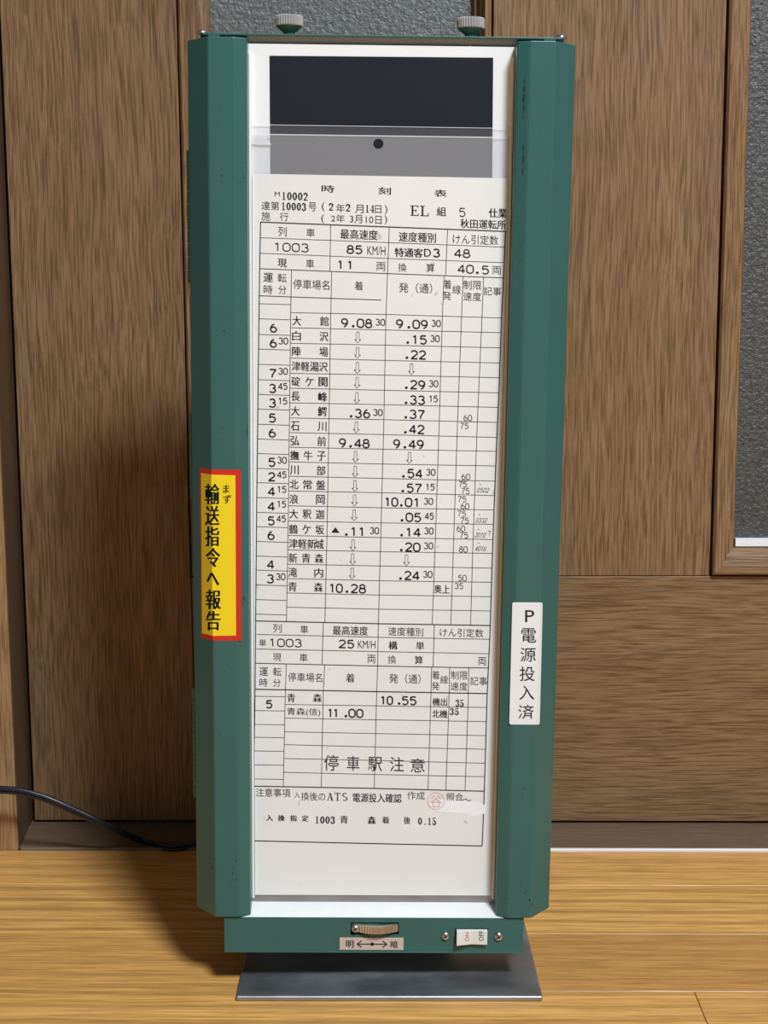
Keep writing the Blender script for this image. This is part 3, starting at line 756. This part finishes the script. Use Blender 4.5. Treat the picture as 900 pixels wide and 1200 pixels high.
for i, s_, ss in ((1,'6',''),(2,'6','30'),(4,'7','30'),(5,'3','45'),(6,'3','15'),(7,'5',''),(8,'6',''),(10,'5','30'),(11,'2','45'),(12,'4','15'),(13,'4','15'),(14,'5','45'),(15,'6',''),(17,'4',''),(18,'3','30')):
    y = (TL[i]+TL[i+1])/2+1.2; x0 = 316.4-3.4*(i-1)/17
    _D(s_, x0, x0+8.0, y-4.7, y+4.7)
    if ss: _D(ss, x0+10.6, x0+21.2, y-6.1, y+1.1, 1.15)
for s_, x0, y0 in (('60',543.3,486.3),('75',539.3,495.5),('60',541,555.2),('75',537.6,563.9),('75',540.6,571.8),('75',536.7,581.5),('60',540,589.8),('75',536.2,598.4),('75',539.6,606.5),('60',535.3,616),('75',538.8,623.8),('80',538.2,640.3),('50',537,673.9),('35',533,683.2)):
    mono(thin, s_, x0, x0+9.7, y0+.2, y0+6.8, .85)
T('奥', 509, 517.5, 685.3, 695.3, .012); T('上', 518.5, 527, 685.6, 695.3, .01)
for s_, x0, x1, y0 in (('0502', 559.5, 574, 571.5), ('0332', 558.3, 571.6, 606.7), ('2010', 557.3, 570, 624), ('4016', 557.5, 570.6, 640)):
    mono(thin, s_, x0, x1-1, y0+.4, y0+5.6, .6, .35, None, .4); thin.line([(x0+2.5, y0-4.2), (x0+4.2, y0-2.9)], .6)
mono(thin, '7', 572, 575.3, 622.3, 627.4, .6)
# second table
rule.line([(299.6, 727.6), (450, 731), (574.6, 733)], 1.15)
rule.line([(301, 743.4), (450, 746.9), (573.5, 749.1)], .65); rule.line([(300.7, 760.5), (450, 763.7), (572.5, 766)], .65)
rule.line([(300, 777.2), (450, 780.6), (571.8, 782.8)], .9); rule.line([(299, 807.7), (450, 810.6), (571, 812.8)], 1.2)
for l, m, r in ((825.5,827.1,829),(841.5,843.4,845.6),(857.5,859.6,862),(872.6,875.3,878),(888.8,891.1,894.4),(905,907.6,910.2)):
    rule.line([(334.5-(l-810)*.022, l), (440, m), (570.5-(l-810)*.028, r)], .62)
for y in (815.9,832.6,848.8,863.9,879.9,896.2,912.8): rule.line([(298.8-(y-810)*.015, y), (334.5-(y-810)*.022, y+.6)], .62)
rule.line([(297, 921.2), (440, 923.9), (567.4, 927.2)], 1.15); rule.line([(296, 985.3), (440, 988.6), (565, 991.4)], 1.15)
rule.line([(299.7, 727.5), (299, 808), (297.2, 921), (296, 985.5)], 1.1)
rule.line([(574.6, 733), (571, 812), (569, 880), (567, 943)], 1.2); rule.line([(566.6, 954), (565, 991.4)], 1.2)
for pts in ([(379, 729.5), (377.5, 779)], [(443.5, 731), (442.5, 780.5)], [(509, 732), (507.6, 781.6)],
            [(335.6, 778), (334.5, 808.3), (332, 921.9)], [(380.4, 779), (379, 809.3), (376.5, 922.8)], [(442.5, 780.5), (441, 830), (438.6, 924)],
            [(505.9, 781.6), (504.6, 830), (501.6, 925.5)], [(527, 782), (526, 830), (522.5, 926)], [(549.5, 782.4), (548.5, 830), (545, 926.6)]):
    rule.line(pts, .75)
G('列', 320, 330, 731.2, 741.4); G('車', 352, 361.2, 732.8, 742.3); G('最高速度', 390, 431.2, 733.7, 744.3, .005); G('速度種別', 455, 496, 735.2, 745.2); G('けん引定数', 515.5, 566.6, 736.5, 746.5)
T('単', 303.7, 311.9, 749, 757.5); _D('1003', 315, 353.8, 749, 757.8, 1.3); _D('25', 397, 415, 750.3, 759.2, 1.6); G('KM/H', 419.6, 440, 750.8, 759.8)
T('構', 455.6, 465.5, 751.5, 761.2, .018); T('単', 487.6, 497, 752, 761.6, .012)
G('現', 320, 329.6, 765.6, 774.6); G('車', 351, 360.6, 766, 775.4); G('両', 430.5, 440.2, 767.4, 777.3); G('換', 454.6, 464.2, 768, 777.8); G('算', 486, 495.6, 768.8, 778.2, .006); G('両', 560.3, 570, 770.2, 779.8)
G('運', 304, 314, 781.8, 792); G('転', 320, 329.8, 782.2, 792.3); G('時', 304, 313.6, 795, 804.6); G('分', 320, 329, 795.4, 804.8); G('停車場名', 337.6, 377.5, 788.5, 799)
G('着', 405.5, 415.4, 789.3, 799.6, .004); G('発（通）', 456, 493, 789.8, 801); G('着', 506.2, 515.2, 786, 796); G('発', 506, 515, 799.2, 808.7); G('線', 516, 525, 791.5, 801.5)
G('制限', 528.4, 548, 786.4, 796.4); G('速度', 528, 548, 799.4, 809.2); G('記事', 551, 571, 793.2, 803)
T('青', 336.6, 345.8, 812.8, 822.8, .008); T('森', 367, 377, 813, 822.9, .008); _D('5', 311.8, 319, 821, 829.6)
def num2(a, x0, xa_, xd, b, xb, x1, y0, y1):
    _D(a, x0, xa_, y0, y1); _dot(xd+.8, y1+.4); _D(b, xb, x1, y0+.4, y1+.4)
num2('10', 445.7, 460.2, 467, '55', 471, 488, 816.2, 825.4); num2('11', 384.3, 396.5, 404.6, '00', 408.8, 425.5, 831, 840.2)
T('機出', 506.9, 524, 818, 827, .008); T('北機', 506.3, 524.2, 832, 841.2, .008); T('青森(信)', 336.4, 375.4, 829.6, 839.6, .003)
seri(ink, '35', 533.8, 543.8, 820, 828.2); seri(ink, '35', 527, 538, 830, 837.8)
for c, x0, x1, y0, y1 in (('停', 379.8, 396.7, 884.7, 903.3), ('車', 406.5, 421.3, 886, 903), ('駅', 431.3, 448, 887, 903.7), ('注', 457, 473.4, 887, 904), ('意', 481, 497.8, 888.8, 905)):
    T(c, x0, x1, y0, y1, -.002)
G('注意事項', 299.8, 340.3, 924, 933.8); G('入', 345, 351.5, 928, 935); G('換後の', 353, 381.2, 928.3, 938.2); seri(thin, 'ATS', 383, 408, 929, 938.3, .14)
T('電源投入確認', 413.5, 470.5, 929.8, 940.4, .004); G('作成', 477.2, 497.8, 927.6, 937.2); G('照合', 523.2, 542.8, 929.3, 938.5)
thin.line([(542, 938), (546, 936), (549, 938.8), (552, 937.2)], .8)
for c, x0, y0 in (('入', 312.2, 955), ('換', 326, 955.2), ('指', 340.2, 955.4), ('定', 354, 955.6)): T(c, x0, x0+7.4, y0, y0+7, .02)
seri(ink, '1003', 369, 392.8, 956.6, 965.2); T('青', 398.6, 407.8, 955.8, 965.2, .006); T('森', 431.2, 440.2, 956.6, 965.8, .014); T('着', 447.6, 456.2, 956.8, 965, .012)
T('後', 473.2, 481, 957, 965.6, .012); seri(ink, '0.15', 489.8, 511.5, 958.2, 966.6)
thin.line([(309.5, 958.5), (310.2, 959)], .9)
def sheet_ink(i, name, m, label=None):
    i.v = [DM @ v for v in i.v]; return i.build(name, m, sheet, label)
for i_, nm_, m_, lb_ in ((ink, 'printed_text', M_INK, 'bold black printed figures and station names'), (thin, 'printed_headings', M_INKL, 'thin grey printed headings'), (rule, 'ruled_lines', M_INKL, 'ruled table lines')):
    sheet_ink(i_, nm_, m_, lb_)['kind'] = 'stuff'
# correction tape patch and red seal
o = dchild('correction_tape', quad_slab([(517.5, 937.2), (540, 938.6), (556, 939.5), (568.5, 942.5), (568.5, 952.2), (556.5, 957.5), (545, 953.8), (515, 951.2), (505, 948), (503, 941)], PN-.08, .05), M_TAPE, sheet, 'torn strip of white tape')
seal = Ink()
for k in range(28):
    a0, a1 = k*math.pi/14, (k+1)*math.pi/14; rx, ry = 9.7, 9.9; c = (511, 938.6)
    seal.poly([(c[0]+math.cos(a)*(rx+d), c[1]+math.sin(a)*(ry+d)) for a, d in ((a0, .4), (a1, .4), (a1, -.4), (a0, -.4))], PN-.2)
seal.text('谷', 504.3, 517.6, 931.5, 946.3, -.004, n=PN-.2)
sheet_ink(seal, 'seal_stamp', M_PINK, 'round faded red seal stamp')

# ------------------------------------------------------------------ stickers wrapped over the folded covers
def side_mapper(s, off):
    def f(x, y):
        p = loc(x, y, -off)
        if s*p.x <= HF+.12: return p
        a = Vector((s*HF*MM, -off*MM, 0)); nr = Vector((s*DEP, -(HO-HF), 0)).normalized()
        return loc(x, y, 0, a, nr)
    return f
def bend_split(bm, xb):
    bmesh.ops.bisect_plane(bm, geom=bm.verts[:]+bm.edges[:]+bm.faces[:], plane_co=(xb[0], xb[1], 0), plane_no=Vector((-(xb[3]-xb[1]), xb[2]-xb[0], 0)).normalized())
def wrapped(name, polys, mapper, bend, m, parent, label=None, th=0):
    """polys in picture units; cut along the fold, then laid on the two faces"""
    bm = bmesh.new()
    for pts, fs in polys:
        vv = [bm.verts.new((x, y, 0)) for x, y in pts]
        for f in fs:
            try: bm.faces.new([vv[i] for i in f])
            except ValueError: pass
    bend_split(bm, bend)
    for v in bm.verts: v.co = mapper(v.co.x, v.co.y)*MM
    return obj(name, bm, m, parent, label=label)
def gl(t, x0, x1, y0, y1, bold, dx=0):
    vs, fs = glyphs(t, 0); x0 += dx; x1 += dx; return ([(x0+gx*(x1-x0), y1-gy*(y1-y0)) for gx, gy in vs], fs)
def rect(pts): return (pts, [tuple(range(len(pts)))])
pb0 = (Vector((-HF, 0, 0)), )
def scr(u, n, w_):
    p = DM @ Vector((u*MM, n*MM, w_*MM)) - CAM; z = p.dot(FW); return 450+F*p.dot(RT)/z, 600-F*p.dot(UP)/z
bL = (*scr(-HF, -.2, 480), *scr(-HF, -.2, 10)); bR = (*scr(HF, -.2, 480), *scr(HF, -.2, 10))
def bxl(y, q_): return q_[0]+(q_[2]-q_[0])*(y-q_[1])/(q_[3]-q_[1])
st = wrapped('warning_sticker', [rect([(231.4, 547.8), (bxl(550, bL), 550.2), (282.3, 550.3), (283.2, 751), (bxl(750, bL), 750.7), (232.4, 746.2)])], side_mapper(-1, .12), bL, M_RED, dev, 'yellow sticker with a red border and black vertical Japanese lettering')
wrapped('yellow_field', [rect([(235.6, 554.2), (bxl(556, bL), 556.3), (275.8, 557), (276.6, 744.8), (bxl(745, bL), 745.2), (236.8, 742)])], side_mapper(-1, .2), bL, M_YEL, st)
P_ = [gl(c, x0+.5, x1-.5, y0, y1, 0, d) for d in (-.6, -.3, 0, .3, .6) for c, x0, x1, y0, y1 in (('輸', 240.2, 257.2, 567, 591), ('送', 240.2, 257.3, 592.8, 615.5), ('指', 240.4, 257, 617, 640), ('令', 241, 258.2, 642, 664.5), ('へ', 242, 256.8, 671, 686), ('報', 241, 258.8, 691, 714), ('告', 241.3, 258.3, 716, 738.5))]
P_ += [gl(c, x0, x1, y0, y1, 0, d) for d in (-.25, .25) for c, x0, x1, y0, y1 in (('ま', 261.5, 268.6, 568.3, 577.6), ('ず', 261.7, 270.6, 580, 590))]
wrapped('sticker_text', P_, side_mapper(-1, .3), bL, M_INK, st)
def rrect(c, r=2.6):
    out = []
    n = len(c)
    for i in range(n):
        p, a, b = Vector(c[i]), Vector(c[i-1]), Vector(c[(i+1) % n]); da, db = (a-p).normalized(), (b-p).normalized()
        for k in range(5):
            t = k/4; s_ = p+da*r; e = p+db*r; out.append(tuple((1-t)**2*s_ + 2*t*(1-t)*p + t*t*e))
    return out
st2 = wrapped('power_sticker', [rect(rrect([(600.4, 705.8), (636, 706), (632.5, 849.2), (596.8, 849)]))], side_mapper(1, .12), bR, M_WST, dev, 'white rounded sticker with thin black vertical Japanese lettering')
wrapped('sticker_text', [gl('P', 615.5, 626.2, 715, 729, .004)] + [gl(c, x0, x1, y0, y1, .004) for c, x0, x1, y0, y1 in (('電', 611, 628.4, 736.2, 753), ('源', 609.8, 628, 759, 775.3), ('投', 609, 626.8, 781, 798), ('入', 608.6, 626, 803.3, 820), ('済', 607.4, 625.8, 826, 842.4))], side_mapper(1, .3), bR, M_INK, st2)
# worn paint chips showing dark metal
M_CHIP, _, _ = mat('worn_dark_metal', (.014,.022,.02), .6)
ch = Ink(); rc = random.Random(3)
def chip(px, py, w_, h_, n=-.06, tilt=0):
    k = 9; mp = side_mapper(1 if px > 450 else -1, .06)
    pts_ = [(px+math.cos(t*2*math.pi/k)*w_*rc.uniform(.55, 1)+tilt*math.sin(t*2*math.pi/k), py+math.sin(t*2*math.pi/k)*h_*rc.uniform(.6, 1)) for t in range(k)]
    b_ = len(ch.v); ch.v += [mp(x, y)*MM for x, y in pts_]; ch.f.append(tuple(range(b_, b_+k)))
for a_ in ((615.8,92,.7,4),(615.5,101,.9,5),(615.2,112,1.1,7),(615,124,.8,6),(614.6,133,.5,4),(614.3,172,.6,6),(614,185,.9,8),(613.7,198,.7,6),(611,288,.8,1.2),(609.5,305,1.6,.8),
           (259.9,206,1.0,1.6),(281.5,213,1,.9),(262.3,387.5,2.4,.9),(253.4,268,.6,.9),(271,700,.5,2),(257,860,.5,3.5),(263.5,786,.4,2),(246.5,1012,2.2,.7,0,1.4),(249,1017,.8,2.4),(277,1009,.6,2.2),(274,1017,.8,2.6,0,.8),
           (272.5,1024,.7,2.4),(275.6,1031,.5,2),(270.5,1038,.5,2),(616,1046,.6,3.4,0,-2.4),(610.5,1039,.5,3,0,-2),(612,1036,.4,2),(620.5,1055,1.2,2.2),(623,1060,.6,1.4),(591.5,1053,.5,1.8),(614,925,.5,2.2),(612,933,.4,1.6)):
    chip(*a_)
co_ = ch.build('paint_chips', M_CHIP, dev, 'dark chips worn through the green enamel'); co_['kind'] = 'stuff'
# dimmer label
dl = obj('dimmer_label', quad_slab([(398.2, 1098.7), (473, 1099), (472.8, 1113.2), (398, 1113)], 1.25, .2), M_TAGP, dev, label='beige strip reading bright and dark in Japanese with a double arrow')
i = Ink(); n = 1.12
i.text('明', 405.5, 414.4, 1102, 1110.6, .004, slp=0, n=n); i.text('暗', 457.8, 466, 1102.6, 1111, .004, slp=0, n=n)
def il(pts, wd):
    for (xa2, ya), (xb, yb) in zip(pts, pts[1:]):
        dx, dy = xb-xa2, yb-ya; l = math.hypot(dx, dy); nx, ny = -dy/l*wd/2, dx/l*wd/2
        i.poly([(xa2+nx, ya+ny), (xb+nx, yb+ny), (xb-nx, yb-ny), (xa2-nx, ya-ny)], n)
il([(419, 1106.4), (453, 1106.6)], 1.1); il([(423.8, 1102.6), (418.6, 1106.4), (423.8, 1110.3)], 1.2); il([(448.2, 1102.8), (453.4, 1106.6), (448.2, 1110.3)], 1.2)
i.poly([(436.2+2.2*math.cos(t*math.pi/4), 1106.5+2.2*math.sin(t*math.pi/4)) for t in range(8)], n)
i.build('label_text', M_INK, dl)
def swmap(x, y):
    p0 = loc(x, y, 0); 
    for _ in range(3):
        u = p0.x; nn = -2.6+(u-rx0)/(rm-.5-rx0)*2.1 if u < rm-.5 else -.5-(u-rm+.5)/(rx1-rm+.5)*.6
        p0 = loc(x, y, nn-.12)
    return p0
i = Ink(); i.text('ON', 545.2, 549.8, 1092.5, 1103, 0, rot=90, slp=0, mapper=swmap); i.build('switch_text', M_INKR, sw, 'red ON')
i = Ink(); i.text('OFF', 561.2, 566.8, 1091, 1102.6, 0, rot=90, slp=0, mapper=swmap); i.build('switch_text', M_INK, sw, 'black OFF')

# ------------------------------------------------------------------ power cord (twin flex)
pts = [Vector((-.66, -.10, .0035)), Vector((-.54, -.085, .0035)), hit(-230, 985, 1, -.078), hit(-150, 955, 1, -.078), hit(-70, 931, 1, -.078), hit(0, 925.5, 1, -.078)]
pts += [hit(x, y, 1, v) for x, y, v in ((45, 933, -.077), (88, 950.5, -.075), (130, 970, -.07))]
pts += [hit(x, y, 2, .003) for x, y in ((168, 985.5), (198, 993), (226, 990), (250, 980))]
pts += [Vector((-.122, -.14, .006)), Vector((-.112, -.165, .025)), DM @ Vector((-.082, .065, -.008))]
def cr(p, n=10):
    o = []
    for j in range(len(p)-1):
        a, b, c, d = p[max(j-1, 0)], p[j], p[j+1], p[min(j+2, len(p)-1)]
        for k in range(n):
            t = k/n; o.append(.5*((2*b)+(c-a)*t+(2*a-5*b+4*c-d)*t*t+(3*b-a-3*c+d)*t**3))
    o.append(p[-1]); return o
cp = cr(pts); bm = bmesh.new()
up_ = [Vector((0, -.0004, .0012))]*len(cp)
tube(bm, [p+Vector((0, -.0007, .0015)) for p in cp], .0017, 10); tube(bm, [p+Vector((0, .0007, -.0015)) for p in cp], .0017, 10)
for v in bm.verts: v.co.z = max(v.co.z, .0002)
cord = obj('power_cord', bm, M_CORD, None, smooth=True)
tag(cord, 'black twin power cord running along the floor from behind the holder to the left', 'cord')
